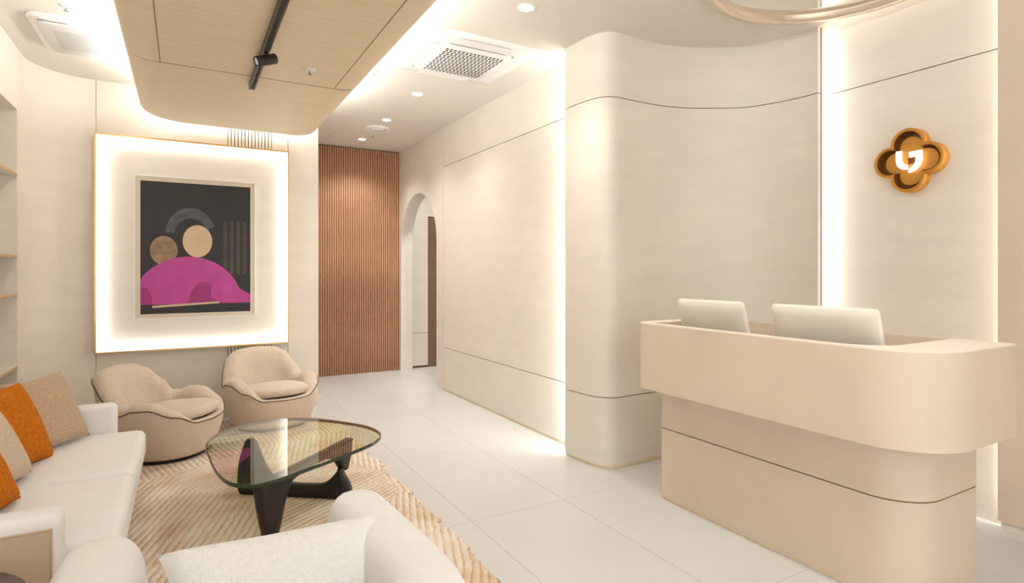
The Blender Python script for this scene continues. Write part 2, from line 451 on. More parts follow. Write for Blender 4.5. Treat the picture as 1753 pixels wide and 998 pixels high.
# logo wall, set back, lit from the slots at both sides
XG = 3.93
wg = box('wall_logo', XG+0.022, XG+0.12, 1.0, 2.95, 0, H+0.33, 'joint'); tag(wg, 'pale lit wall carrying the clover-shaped sign', 'wall', kind='structure')
for z0, z1 in ((0.0, Z2-GAP/2), (Z2+GAP/2, H+0.33)):
    box('panel', XG, XG+0.025, 1.0, 2.95, z0, z1, 'wall', wg)
wp = box('wall_pillar', 3.85, 3.90, Y0, 1.40, 0.045, H, 'desk'); tag(wp, 'tan wall panel at the right edge, beside the lit logo wall', 'wall', kind='structure')
box('plinth', 3.865, 3.90, Y0, 1.39, 0, 0.045, 'wall', wp)
box('wall_side', 3.93, 4.1, Y0, 1.0, 0, H, 'wall', wp)

wf = box('wall_front_blocker', 2.0, 3.9, Y0-0.1, Y0, 0, H, 'wall'); tag(wf, 'unseen cream wall added behind the viewer to keep daylight off the desk end', 'wall', kind='structure')  # unseen wall, added to block front daylight from the desk's right end

# LED strips in the slots
def strip(name, x0, x1, y0, y1, z0, z1, label):
    o = box(name, x0, x1, y0, y1, z0, z1, 'led'); tag(o, label, 'light strip'); return o
strip('light_strip', 3.885, 3.897, 2.442, 2.452, 0.02, H, 'vertical light strip in the slot left of the logo wall')
area_light('slot_light', (3.892, 2.435, 1.56), (0.3, -1, 0), 0.03, 3.0, 6)
strip('light_strip', 3.905, 3.915, 1.31, 1.325, 0.02, H, 'vertical light strip in the slot right of the logo wall')
area_light('slot_light', (3.915, 1.335, 1.56), (0.2, 1, 0), 0.02, 3.0, 4.5)
strip('light_strip', 3.79, 3.805, 1.4, 2.4, H+0.125, H+0.14, 'light strip in the ceiling slot above the logo wall')
area_light('slot_light', (3.81, 1.9, H+0.16), (1, 0, 0.35), 0.95, 0.03, 1.2)
strip('light_strip', 2.60, 2.612, 3.595, 3.607, 0.02, H, 'vertical light strip between the panelled wall and the curved wall')
area_light('slot_light', (2.60, 3.615, 1.56), (0.35, 1, 0), 0.04, 3.0, 14)

# ================================================================== CANOPY
CX0, CX1, CY0, CY1 = -0.315, 1.115, -1.6, 5.99
cn = thing('ceiling_canopy', 'tan hanging ceiling canopy with rounded edges above the lounge', 'canopy', (0, 0, 2.72))
def canopy_ring(inset, z):
    i = inset
    return [(x, y, z) for x, y in rrect(CX0+i, CX1-i, CY0+i, CY1-i, [max(.02, .20-i), max(.02, .36-i), .3, .3], 10)]
rings = []
for k in range(9):
    a = k/8*PI/2
    rings.append(canopy_ring(0.15*(1-math.sin(a)), 0.075*(1-math.cos(a))))
rings.append(canopy_ring(0.0, 0.13)); rings.append(canopy_ring(0.012, 0.14))
loft('canopy_shell', rings, 'canopy', cn)
# panel joints
tube('panel_joint', [(-0.30, 4.235, 0.045), (-0.26, 4.235, 0.017), (-0.21, 4.235, 0.003), (-0.13, 4.235, -0.0005), (1.00, 4.235, -0.0005), (1.06, 4.235, 0.012)], 0.0022, 'joint', cn, n=5)
tube('panel_joint', [(-0.13, CY0+0.2, -0.0005), (-0.13, 4.235, -0.0005)], 0.0022, 'joint', cn, n=5)
tube('panel_joint', [(0.94, CY0+0.2, -0.0005), (0.94, 4.235, -0.0005)], 0.0022, 'joint', cn, n=5)
for (x, y) in ((0, 5), (0.8, 5), (0, 2.5), (0.8, 2.5), (0, 0), (0.8, 0)):
    tube('hanger', [(x, y, 0.13), (x, y, 0.38)], 0.006, 'white', cn, n=6)
# light on top of the canopy
zc = 2.72+0.165
area_light('cove_light', (CX1-0.06, 2.3, zc), (0.55, 0, 1), 0.03, 7.0, 48)
area_light('cove_light', (CX0+0.06, 2.3, zc), (-0.55, 0, 1), 0.03, 7.0, 40)
area_light('cove_light', (0.4, CY1-0.06, zc), (0, 0.9, 0.6), 1.25, 0.03, 6)
o = strip('light_strip', CX1-0.05, CX1-0.035, -1.2, 5.6, 2.86, 2.872, 'light strip along the top of the canopy, hall side')
o = strip('light_strip', CX0+0.035, CX0+0.05, -1.2, 5.6, 2.86, 2.872, 'light strip along the top of the canopy, shelf side')

# track and spotlight on the canopy
tr = thing('track_light', 'black ceiling track with one small cylinder spotlight', 'track light', (0.415, 0, 2.72))
box('rail', -0.02, 0.02, -1.0, 4.42, -0.040, 0.0, 'black', tr, bev=0.003, seg=1)
box('rail_slot', -0.009, 0.009, -0.98, 4.38, -0.0412, -0.039, 'darkhole', tr)
lathe_o = lathe('spot_head', [(0.0, -0.062), (0.026, -0.062), (0.030, -0.058), (0.030, 0.058), (0.027, 0.062), (0.024, 0.055), (0.0, 0.055)], 'black', tr, n=24)
lathe_o.location = (0.0, 3.62, -0.085)
lathe_o.rotation_euler = Vector((-1.0, -0.25, -0.42)).to_track_quat('Z', 'Y').to_euler()
ln = disc('lens', 0.022, 0.052, 0.057, 'white', lathe_o)
box('spot_bracket', -0.012, 0.012, 3.60, 3.64, -0.075, -0.04, 'black', tr, bev=0.003, seg=1)

# ================================================================== CEILING FITTINGS
def downlight(loc, label, on=True, r=0.042, group='recessed ceiling downlights'):
    t = thing('downlight', label, 'downlight', loc, group=group)
    lathe('trim_ring', [(r, 0.004), (r+0.004, -0.006), (r+0.016, -0.004), (r+0.018, 0.0)], 'white', t, n=28)
    disc('lens', r, -0.004, 0.002, 'spot' if on else 'white', t, n=28)
    if on:
        d = bpy.data.lights.new('downlight_beam', 'SPOT'); d.energy = SPOT_W; d.color = WARM
        d.spot_size = math.radians(125); d.spot_blend = 0.9; d.shadow_soft_size = 0.05
        o = bpy.data.objects.new('downlight_beam', d); C.objects.link(o); o.location = (loc[0], loc[1], loc[2]-0.02)
    return t
downlight((1.913, 3.16, H), 'lit downlight nearest the camera, close to the round mirror')
downlight((1.942, 5.215, H), 'lit downlight between the large air conditioner and the round vent')
downlight((1.965, 6.27, H), 'lit downlight just on the near side of the round ceiling vent')
downlight((1.980, 7.338, H), 'lit downlight farthest away, above the wood slat wall')
for i, (x, y, wds) in enumerate(((1.93, 1.05, 'lit hall downlight behind the viewer, beside the desk'), (1.93, -0.6, 'lit hall downlight behind the viewer, by the shop front'),
                 (3.85, 6.6, 'lit downlight in the room beyond the arch, away from the door'), (3.05, 7.2, 'unseen downlight added just inside the arch to brighten the room beyond'),  # the one just inside the arch is added to lift the dim corridor
                 (3.5, 3.4, None))):
    if wds: downlight((x, y, H), wds)

def sprinkler(loc, label):
    t = thing('sprinkler', label, 'sprinkler', loc, group='sprinkler heads')
    lathe('rose', [(0.0, -0.012), (0.018, -0.012), (0.036, -0.004), (0.038, 0.0)], 'white', t, n=24)
    lathe('head', [(0.0, -0.034), (0.014, -0.034), (0.014, -0.030), (0.005, -0.028), (0.006, -0.012)], 'greyline', t, n=16)
sprinkler((1.394, 4.793, H), 'small sprinkler head at the canopy edge beside the large air conditioner')
sprinkler((-0.655, 4.601, H), 'small sprinkler head beside the left air conditioner')
sprinkler((0.712, 3.908, 2.72), 'small white sprinkler head on the underside of the canopy')
t = thing('ceiling_vent', 'round white ceiling vent between two lit downlights', 'vent', (1.99, 6.70, H))
lathe('flange', [(0.085, -0.004), (0.10, -0.022), (0.135, -0.012), (0.14, 0.0)], 'whitegrille', t, n=40)
lathe('throat', [(0.086, -0.006), (0.08, 0.03)], 'greyline', t, n=40)
lathe('core', [(0.0, -0.026), (0.07, -0.024), (0.078, -0.016), (0.07, -0.006), (0.0, -0.004)], 'whitegrille', t, n=40)
t = disc('sensor', 0.012, -0.015, 0, 'greyline', None, n=16); t.location = (2.055, 7.114, H); tag(t, 'tiny dark ceiling sensor beside the farthest downlight', 'sensor')

def aircon(loc, W, D, label, big=True):
    t = thing('air_conditioner', label, 'air conditioner', loc)
    def rr(i, z): return [(x, y, z) for x, y in rrect(-W/2+i, W/2-i, -D/2+i, D/2-i, 0.03+(.05 if not big else 0), 6)]
    loft('frame', [rr(0, 0), rr(0, -0.012), rr(0.012, -0.022), rr(0.15 if big else 0.05, -0.034), rr(0.15 if big else 0.05, -0.02)], 'white', t)
    def r2(i, z): return [(x, y, z) for x, y in rrect(-W/2+i, W/2-i, -D/2+i, D/2-i, 0.05, 6)]
    a = 0.158 if big else 0.056
    loft('intake_panel', [r2(a, -0.015), r2(a, -0.042), r2(a+0.008, -0.048)], 'whitegrille', t)
    if big:
        for k in range(4):
            v = box('air_flap', -W/2+0.24, W/2-0.24, -D/2+0.045, -D/2+0.145, -0.0335, -0.030, 'white', t)
            v.rotation_euler = (0, 0, k*PI/2); v.location.z = -0.003
            s_ = box('flap_slot', -W/2+0.24, W/2-0.24, -D/2+0.147, -D/2+0.157, -0.0375, -0.034, 'greyline', t); s_.rotation_euler = (0, 0, k*PI/2)
        gx0, gx1, gy0, gy1 = -0.235, 0.255, -0.235, 0.255
        nx, ny, hw = 15, 15, 0.36
    else:
        box('flap_slot', -W/2+0.06, -W/2+0.22, -D/2+0.046, -D/2+0.06, -0.036, -0.034, 'greyline', t)
        gx0, gx1, gy0, gy1 = -0.13, 0.15, -0.19, 0.20
        nx, ny, hw = 22, 18, 0.28
    # pierced grille: rows of dark openings sunk between the ribs
    bm = bmesh.new()
    for i in range(nx):
        for j in range(ny):
            cx = gx0+(i+0.5+(0.25 if (j % 2 and big) else 0))*(gx1-gx0)/nx; cy = gy0+(j+0.5)*(gy1-gy0)/ny
            a_, b_ = (gx1-gx0)/nx*hw, (gy1-gy0)/ny*hw
            v = [bm.verts.new((cx+p*a_, cy+q*b_, -0.0485)) for p, q in ((-1, -.6), (0, -1), (1, -.6), (1, .6), (0, 1), (-1, .6))]
            bm.faces.new(v)
    g = bmobj('intake_holes', bm, 'darkhole' if big else 'greyline', t); g['kind'] = 'stuff'
    return t
aircon((1.915, 4.15, H), 0.93, 0.90, 'large square white ceiling cassette air conditioner with dark pierced grille')
aircon((-0.655, 5.16, H), 0.50, 0.74, 'smaller white ceiling air conditioner left of the canopy', big=False)

# round mirror over the desk
t = thing('ceiling_mirror', 'round mirror with champagne rim set in the ceiling over the desk', 'mirror', (3.10, 1.82, H))
lathe('rim', [(0.655, -0.002), (0.662, -0.035), (0.68, -0.055), (0.70, -0.058), (0.72, -0.045), (0.728, -0.022), (0.735, -0.018), (0.745, 0.0)], 'champ', t, n=96)
disc('mirror_glass', 0.665, -0.012, -0.001, 'mirror', t, n=96)

# floor markers
for (x, y, wds) in ((2.55, 5.75, 'tiny metal floor stud near the arch'), (2.55, 4.42, 'tiny metal floor stud nearer the curved wall')):
    o = disc('floor_stud', 0.012, 0.0, 0.003, 'champ', None, n=16); o.location = (x, y, 0); tag(o, wds, 'floor stud')

# ================================================================== LIGHT BOX AND PICTURE
lb = thing('light_box', 'large brass-edged box on the wall glowing around the picture', 'light box', (0, YB, 0))
DP = 0.075
box('back_panel', XF0+0.01, XF1-0.01, -0.012, 0.0, ZF0+0.01, ZF1-0.01, 'wall', lb)
fw = 0.014
box('frame_side', XF0, XF0+fw, -DP, 0, ZF0, ZF1, 'brass', lb); box('frame_side', XF1-fw, XF1, -DP, 0, ZF0, ZF1, 'brass', lb)
box('frame_top', XF0+fw, XF1-fw, -DP, 0, ZF1-fw, ZF1, 'brass', lb); box('frame_bottom', XF0+fw, XF1-fw, -DP, 0, ZF0, ZF0+fw, 'brass', lb)
e = 0.016
box('led_strip', XF0+fw, XF0+fw+e, -DP+0.012, -0.012, ZF0+fw, ZF1-fw, 'boxled', lb); box('led_strip', XF1-fw-e, XF1-fw, -DP+0.012, -0.012, ZF0+fw, ZF1-fw, 'boxled', lb)
box('led_strip', XF0+fw+e, XF1-fw-e, -DP+0.012, -0.012, ZF1-fw-e, ZF1-fw, 'boxled', lb); box('led_strip', XF0+fw+e, XF1-fw-e, -DP+0.012, -0.012, ZF0+fw, ZF0+fw+e, 'boxled', lb)
WB, HB = XF1-XF0-0.1, ZF1-ZF0-0.1
cxb, czb = (XF0+XF1)/2, (ZF0+ZF1)/2; yl = YB-0.045
for loc, d, sx, sy, p in (((XF0+0.032, yl, czb), (1, 0.6, 0), 0.03, HB, 1.3), ((XF1-0.032, yl, czb), (-1, 0.6, 0), 0.03, HB, 1.3),
                       ((cxb, yl, ZF1-0.032), (0, 0.6, -1), WB, 0.03, 1.2), ((cxb, yl, ZF0+0.032), (0, 0.6, 1), WB, 0.03, 1.2)):
    L_ = area_light('box_light', loc, d, sx, sy, p)

PX0, PX1, PZ0, PZ1 = -0.385, 0.605, 0.975, 2.272
pc = thing('picture', 'framed dark print with magenta shapes in a pale thin frame inside the light box', 'picture', (0, YB-0.012, 0))
PC0, PC1, PD0, PD1 = PX0+0.04, PX1-0.035, PZ0+0.035, PZ1-0.04
for a in ((PX0, PC0, PZ0, PZ1), (PC1, PX1, PZ0, PZ1), (PC0, PC1, PZ0, PD0), (PC0, PC1, PD1, PZ1)):
    box('frame_rail', a[0], a[1], -0.028, 0, a[2], a[3], 'acrylic', pc)
lw = 0.006
for a in ((PX0-lw, PX0, PZ0-lw, PZ1+lw), (PX1, PX1+lw, PZ0-lw, PZ1+lw), (PX0, PX1, PZ0-lw, PZ0), (PX0, PX1, PZ1, PZ1+lw)):
    box('frame_lip', a[0], a[1], -0.034, 0, a[2], a[3], 'white', pc)
pr = box('print', PC0, PC1, -0.022, -0.002, PD0, PD1, 'p_dark', pc)
PW, PH = PC1-PC0, PD1-PD0
def shape(name, pts, m, layer):
    V = [(PC0+u*PW, -0.0222-0.0003*layer, PD0+v*PH) for u, v in pts]
    return obj(name, V, [list(range(len(V)))], m, pr)
def arc_pts(cx, cy, rx, ry, a0, a1, n=28):
    return [(cx+rx*math.cos(math.radians(a0+(a1-a0)*i/n)), cy+ry*math.sin(math.radians(a0+(a1-a0)*i/n))) for i in range(n+1)]
clamp = lambda P: [(min(1, max(0, u)), min(1, max(0, v))) for u, v in P]
# a plain generic abstract: dark ground, magenta mound, cream disc, slate band, brown bars
for k in range(4):
    shape('printed_bar', [(0.74+k*0.062, 0.30), (0.775+k*0.062, 0.30), (0.775+k*0.062, 0.72), (0.74+k*0.062, 0.72)], 'p_brown', 1)
shape('printed_band', arc_pts(0.44, 0.60, 0.23, 0.21, 20, 175)+arc_pts(0.44, 0.60, 0.15, 0.13, 175, 20), 'p_slate', 2)
shape('printed_wedge', arc_pts(0.20, 0.48, 0.12, 0.11, 0, 360, 30)[:-1], 'p_tan', 2)
shape('printed_disc', arc_pts(0.50, 0.555, 0.135, 0.125, 0, 360, 36)[:-1], 'p_cream', 3)
shape('printed_mound', clamp([(0, 0.07)]+arc_pts(0.42, 0.06, 0.50, 0.375, 168, 20, 24)+[(1, 0.135), (1, 0.07)]), 'p_mag', 4)
shape('printed_shade', clamp(arc_pts(0.56, 0.07, 0.14, 0.17, 180, 60, 18)+[(0.62, 0.12), (0.74, 0.07)]), 'p_mag2', 5)
shape('printed_shade', clamp([(0, 0.07), (0, 0.21), (0.06, 0.19), (0.10, 0.12), (0.10, 0.07)]), 'p_mag2', 5)
shape('printed_band', [(0.10, 0.045), (0.70, 0.07), (0.70, 0.085), (0.10, 0.062)], 'p_cream', 6)

# ================================================================== SIGN
sg = thing('clover_sign', 'amber gold four-lobed clover sign with glowing white monogram', 'sign', (XG, 1.856, 2.085))
def quatre(r, c, n=20):
    """outline of four circles of radius r centred c from the middle; (across, up)"""
    out = []
    half = PI/2+math.asin(min(1, (c*math.sin(PI/4))/r)) if False else None
    # intersection of neighbours lies on the diagonals
    d = c*math.cos(PI/4)+math.sqrt(max(0, r*r-(c*math.sin(PI/4))**2))
    ix_, iy_ = d*math.cos(PI/4), d*math.sin(PI/4)
    a_end = math.atan2(iy_, ix_-c)
    for k in range(4):
        for i in range(n):
            a = -a_end+2*a_end*i/n
            x, y = c+r*math.cos(a), r*math.sin(a)
            th = k*PI/2
            out.append((x*math.cos(th)-y*math.sin(th), x*math.sin(th)+y*math.cos(th)))
    return out
qo = quatre(0.098, 0.100); qi = quatre(0.078, 0.100)
DS = 0.07
ys = lambda pts, xx: [(xx, a, b) for a, b in pts]
rings = [ys(qo, 0), ys(qo, -DS+0.004), ys(quatre(0.094, 0.1), -DS), ys(quatre(0.082, 0.1), -DS), ys(qi, -DS+0.003)]
loft('rim', rings, 'gold', sg, cap0=False, cap1=False)
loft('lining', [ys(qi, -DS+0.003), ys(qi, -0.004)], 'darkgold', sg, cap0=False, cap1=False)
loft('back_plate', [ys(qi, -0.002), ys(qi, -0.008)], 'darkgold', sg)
for k in range(4):
    a = k*PI/2
    cy_, cz_ = 0.084*math.cos(a), 0.084*math.sin(a)
    pts = [(cy_+0.066*math.cos(2*PI*i/28), cz_+0.066*math.sin(2*PI*i/28)) for i in range(28)]
    loft('petal', [ys(pts, -0.008), ys(pts, -0.018-0.0012*k)], 'gold', sg)
# monogram: a hooked stroke and a comma-like stroke (drawn with image-right = -Y)
def glyph(pts):
    P = [(-(u), v) for u, v in pts]
    return loft('monogram_stroke', [ys(P, -0.040), ys(P, -0.052)], 'signlit', sg, smooth=None)
s_ = 0.147/114
def gp(l): return [((u-57)*s_, (52-v)*s_) for u, v in l]
glyph(gp([(0, 0), (25, 0), (25, 48), (31, 63), (49, 71), (49, 92), (24, 89), (6, 72), (0, 50)]))
glyph(gp([(58, 12), (112, 10), (114, 55), (103, 84), (84, 102), (56, 111), (56, 92), (73, 82), (86, 62), (88, 36), (58, 37)]))

# ================================================================== RECEPTION DESK
dk = thing('reception_desk', 'sand coloured reception desk with overhanging rounded counter', 'desk', (0, 0, 0))
DX0, DX1, DY0, DY1 = 2.41, 3.11, 1.06, 2.70          # counter
BX0, BX1, BY0, BY1 = 2.565, 3.10, 1.20, 2.64         # base
def outl(x0, x1, y0, y1, rf, n=12): return rrect(x0, x1, y0, y1, [0.02, 0.07 if rf > .1 else .02, rf, 0.02], n)
def dring(k, z):   # k 0 = base outline, 1 = counter outline
    x0 = BX0+(DX0-BX0)*k; x1 = BX1+(DX1-BX1)*k; y0 = BY0+(DY0-BY0)*k; y1 = BY1+(DY1-BY1)*k
    return [(x, y, z) for x, y in rrect(x0, x1, y0, y1, [0.02, 0.03+0.06*k, 0.20+0.08*k, 0.02], 12)]
ZG = 0.437; ZU = 0.695; ZT = 1.09
loft('base', [dring(0, 0.012), dring(0, ZG-0.003)], 'desk', dk)
loft('base_plinth', [dring(-0.03, 0.0), dring(-0.03, 0.013)], 'canopy', dk)
loft('base_joint', [dring(-0.03, ZG-0.004), dring(-0.03, ZG+0.004)], 'joint', dk)
rings = [dring(0, ZG+0.003), dring(0, 0.59)]
for i in range(1, 9):
    a = i/8*PI/2
    rings.append(dring((1-math.cos(a))*0.55, 0.59+math.sin(a)*0.085))
rings.append(dring(1.0, ZU)); 
rings.append(dring(1.0, ZT-0.006)); 
loft('counter_front', rings, 'desk', dk, cap0=False, cap1=False)
# rim on top with an open well for the work surface
outer = [(x, y) for x, y, z in dring(1.0, 0)]
inner = rrect(2.465, 3.20, 1.30, 2.605, [0.01, 0.05, 0.18, 0.01], 12)
outer_s = [(x, y) for x, y, z in dring(0.96, 0)]
inner = rrect(2.47, DX1-0.001, 1.29, 2.60, [0.004, 0.04, 0.18, 0.004], 12)
ring_prism('counter_top', outer, inner, ZT-0.006, ZT, 'desktop', dk)
ring_prism('counter_lining', [(x, y) for x, y in outer_s], inner, 0.72, ZT-0.006, 'desk', dk)
prism('work_surface', rrect(2.46, DX1-0.012, 1.28, 2.61, 0.02, 4), 0.735, 0.755, 'desktop', dk)

def monitor(y, wd, label):
    t = thing('monitor', label, 'monitor', (2.70, y, 0.755), group='white monitors on the desk')
    # back shell seen over the counter; leans towards the visitor at the top
    tilt = math.radians(-15)
    zb = 0.10; hh = 0.40
    R = lambda i, xx: [(xx, a, b) for a, b in rrect(-wd/2+i, wd/2-i, zb+i, zb+hh-i, 0.022, 6)]
    sh = loft('housing', [R(0.004, 0.012), R(0.0, 0.008), R(0.0, -0.004), R(0.008, -0.012), R(0.04, -0.020), R(0.06, -0.021)], 'monitor', t)
    sc = loft('screen', [R(0.008, 0.0125), R(0.008, 0.0135)], 'black', t)
    for o in (sh, sc): o.rotation_euler = (0, tilt, 0)
    box('neck', -0.04, -0.015, -0.035, 0.035, 0.01, 0.20, 'white', t, bev=0.006)
    box('foot', -0.10, 0.10, -0.11, 0.11, 0.0, 0.012, 'white', t, bev=0.005)
monitor(2.262, 0.47, 'white monitor on the desk, the one nearer the curved wall')
monitor(1.605, 0.52, 'white monitor on the desk, the one below the clover sign')

# ================================================================== RUG
def rug():
    pts = []
    x0, x1, y0, y1 = -1.05, 1.24, 0.6, 6.0
    r = random.Random(3)
    y = y0
    pts.append((x0, y0)); pts.append((x1, y0))
    # stepped, carved right edge
    while y < y1-0.85:
        st = r.uniform(0.05, 0.11); dx = r.uniform(-0.02, 0.012)
        pts.append((x1+dx, y)); pts.append((x1+dx-0.012, y+st*0.9)); y += st
    for i in range(13):
        a = i/12*PI/2; pts.append((x1-0.8+0.8*math.cos(a), y1-0.8+0.8*math.sin(a)))
    x = x1-0.8
    while x > x0+0.1:
        st = r.uniform(0.06, 0.12); dy = r.uniform(-0.02, 0.012)
        x -= st; pts.append((x+st*0.9, y1+dy)); pts.append((x, y1+dy-0.01))
    pts.append((x0, y1))
    return prism('rug', pts, 0.0005, 0.014, 'rug')
tag(rug(), 'beige and rust carved rug with slanting ribs under the glass table', 'rug')
RZ = 0.014

# ================================================================== COFFEE TABLE
tb = thing('coffee_table', 'glass-topped coffee table on two curved black wooden legs', 'table', (0.6, 3.6, RZ))
GZ = 0.345                                        # underside of glass over the rug
ctrl = [(1.085, 3.60), (1.03, 3.83), (0.80, 4.14), (0.53, 4.275), (0.27, 4.18), (0.125, 3.93), (0.118, 3.60), (0.155, 3.22), (0.235, 3.035), (0.38, 3.02), (0.60, 3.14), (0.85, 3.29), (1.02, 3.43)]
go = [(x-0.6, y-3.6) for x, y in closed_catmull(ctrl, 8)]
gc = (sum(p[0] for p in go)/len(go), sum(p[1] for p in go)/len(go))
gs = lambda k, z: [(gc[0]+(x-gc[0])*k, gc[1]+(y-gc[1])*k, z) for x, y in go]
bm = bmesh.new()
top = [bm.verts.new(p) for p in gs(0.994, GZ+0.019)]; bot = [bm.verts.new(p) for p in gs(0.994, GZ)]
bm.faces.new(top)
gt = bmobj('glass_top', bm, 'glass', tb)
bpy.context.view_layer.update()
loft('glass_edge', [gs(0.990, GZ), gs(0.998, GZ+0.001), gs(1.0, GZ+0.004), gs(1.0, GZ+0.015), gs(0.997, GZ+0.019), gs(0.990, GZ+0.0195)], 'glassedge', tb, cap0=False, cap1=False)
def leg(name, p0, p1, outline, th):
    """planar curved leg: outline in (along 0..1, height), swept sideways with rounded edges"""
    a = Vector((p0[0]-0.6, p0[1]-3.6, 0)); b = Vector((p1[0]-0.6, p1[1]-3.6, 0)); d = b-a; L_ = d.length; t = d.normalized(); nrm = Vector((-t.y, t.x, 0))
    P = closed_catmull(outline, 6)
    cu = sum(p[0] for p in P)/len(P); cv = sum(p[1] for p in P)/len(P)
    def ringk(k, s):
        # shrink along the outline normal a little for a soft edge
        out = []; n = len(P)
        for i in range(n):
            q0, q1 = P[i-1], P[(i+1) % n]
            tx, ty = (q1[0]-q0[0])*L_, q1[1]-q0[1]; l = math.hypot(tx, ty) or 1
            u = P[i][0]*L_ - ty/l*k*sgn; v = P[i][1] + tx/l*k*sgn
            v = max(0.0, min(GZ, v))
            out.append(a+t*u+nrm*s+Vector((0, 0, v)))
        return out
    area = sum(P[i-1][0]*P[i][1]-P[i][0]*P[i-1][1] for i in range(len(P)))
    sgn = 1 if area > 0 else -1
    h2 = th/2
    return loft(name, [ringk(0.010, -h2), ringk(0.003, -h2+0.007), ringk(0, -h2+0.016), ringk(0, h2-0.016), ringk(0.003, h2-0.007), ringk(0.010, h2)], 'ebony', tb)
# leg standing on its narrow foot at the front, its long arm under the glass
leg('leg', (0.315, 3.068), (0.906, 3.639), [(-0.005, GZ), (0.0, 0.248), (0.028, 0.144), (0.06, 0.05), (0.078, 0.0), (0.135, 0.0), (0.15, 0.03), (0.19, 0.111), (0.222, 0.19), (0.262, 0.25), (0.33, 0.282), (0.612, 0.296), (0.769, 0.265), (0.82, 0.234), (0.875, 0.18), (0.93, 0.163), (0.975, 0.238), (0.995, 0.32), (0.98, GZ), (0.7, GZ), (0.4, GZ), (0.15, GZ)], 0.055)
# leg lying along the rug, its fin rising to the glass at the back
leg('leg', (0.868, 3.532), (0.30, 3.962), [(-0.03, 0.047), (0.01, 0.003), (0.06, 0.0), (0.35, 0.0), (0.7, 0.0), (0.93, 0.0), (0.985, 0.008), (1.005, 0.06), (1.0, 0.14), (0.985, 0.222), (0.945, 0.31), (0.915, GZ), (0.875, GZ), (0.84, 0.32), (0.80, 0.25), (0.745, 0.171), (0.66, 0.11), (0.523, 0.085), (0.337, 0.084), (0.22, 0.093), (0.15, 0.125), (0.095, 0.17), (0.085, 0.188), (0.045, 0.188), (0.035, 0.155), (-0.014, 0.096)], 0.055)

# ================================================================== LOUNGE ARMCHAIRS
def rim_h(f):
    """height of the piping for |angle| from the front (0 front .. pi back)"""
    d = math.degrees(abs(f))
    K = [(0, 0.275), (28, 0.28), (50, 0.345), (75, 0.405), (90, 0.400), (103, 0.368), (112, 0.372), (123, 0.47), (136, 0.565), (150, 0.60), (180, 0.61)]
    for (a, u), (b, v) in zip(K, K[1:]):
        if a <= d <= b:
            t = (d-a)/(b-a); t = t*t*(3-2*t); return u+(v-u)*t
    return K[-1][1]
def armchair(label, loc, rz):
    t = thing('lounge_chair', label, 'armchair', loc, rz, group='oatmeal tub armchairs')
    n = 96
    RX, RY = 0.39, 0.39
    def plan_pt(f, r):
        # f=0 looks to -Y ; squarish ellipse
        s, c = math.sin(f), -math.cos(f)
        p = 2.35
        k = (abs(s)**p+abs(c)**p)**(-1/p)
        return Vector((RX*k*s*r, RY*k*c*r, 0))
    def belly(z):
        u = z/0.40
        return 0.80+0.20*math.sin(min(1, max(0, u))*PI/2*1.15) if u < 0.87 else 1.0-0.03*(u-0.87)
    def lean(f, z):
        return Vector((0, 0.22*max(0, z-0.30)*smoothstep(1.8, 2.5, abs(f)), 0))
    A = [-PI+2*PI*i/n for i in range(n)]
    outer_r, pad_r = [], []
    for k in range(11):
        ring = []
        for f in A:
            z = 0.035+(rim_h(f)-0.035)*k/10
            ring.append(plan_pt(f, belly(z))+lean(f, z)+Vector((0, 0, z)))
        outer_r.append(ring)
    loft('outer_shell', outer_r, 'chair', t, cap0=True, cap1=False, smooth=True)
    # pad: from piping, over the rolled edge and down inside
    prof = [(0.0, 0.0), (0.004, 0.018), (0.022, 0.038), (0.055, 0.050), (0.095, 0.044), (0.125, 0.022), (0.145, -0.02), (0.16, -0.08)]
    for (dr, dz) in prof+[('in', 0.18)]:
        ring = []
        for f in A:
            z = rim_h(f); g = smoothstep(0.45, 1.0, abs(f))       # at the front the pad thins out under the cushion
            bk = smoothstep(2.2, 2.8, abs(f))
            if dr == 'in':
                zz = 0.22; r = 0.60
                ring.append(plan_pt(f, r)+Vector((0, 0, zz))); continue
            hh = dz*(0.25+0.75*g)*(1+0.15*bk)
            base = plan_pt(f, belly(z)); L_ = base.length
            rr = 1-dr*(0.6+0.4*g)*(1+0.1*bk)/L_
            zz = z+hh
            if zz < 0.22: zz = 0.22
            ring.append(base*rr+lean(f, z+min(0, hh)*1.0)+Vector((0, 0, zz)))
        pad_r.append(ring)
    loft('inner_pad', pad_r, 'chair', t, cap0=False, cap1=True, smooth=True)
    tube('piping', [plan_pt(f, belly(rim_h(f)))*1.003+lean(f, rim_h(f))+Vector((0, 0, rim_h(f)+0.001)) for f in A], 0.0042, 'piping', t, closed=True, n=6)
    # cushion
    rings = []
    for (k, z) in ((0.86, 0.0), (0.96, 0.008), (1.0, 0.03), (0.99, 0.052), (0.95, 0.068), (0.85, 0.08), (0.6, 0.090), (0.3, 0.094)):
        ring = []
        for i in range(48):
            a = 2*PI*i/48; s, c = math.sin(a), -math.cos(a)
            p = 2.8; q = (abs(s)**p+abs(c)**p)**(-1/p)
            x, y = 0.275*q*s*k, -0.07+(0.29 if c < 0 else 0.27)*q*c*k
            ring.append((x, y, 0.285+z-0.05*(y+0.05)))
        rings.append(ring)
    loft('seat_cushion', rings, 'chair', t, smooth=True)
    # dark swivel base
    loft('swivel_base', [[tuple(plan_pt(f, 0.74)+Vector((0, 0, 0.0))) for f in A[::2]], [tuple(plan_pt(f, 0.76)+Vector((0, 0, 0.04))) for f in A[::2]]], 'black', t)
    return t
armchair('oatmeal tub armchair beside the far end of the white sofa', (-0.125, 5.13, RZ), math.radians(60))
armchair('oatmeal tub armchair standing under the fluted strip of the picture wall', (0.69, 5.64, RZ), math.radians(14))

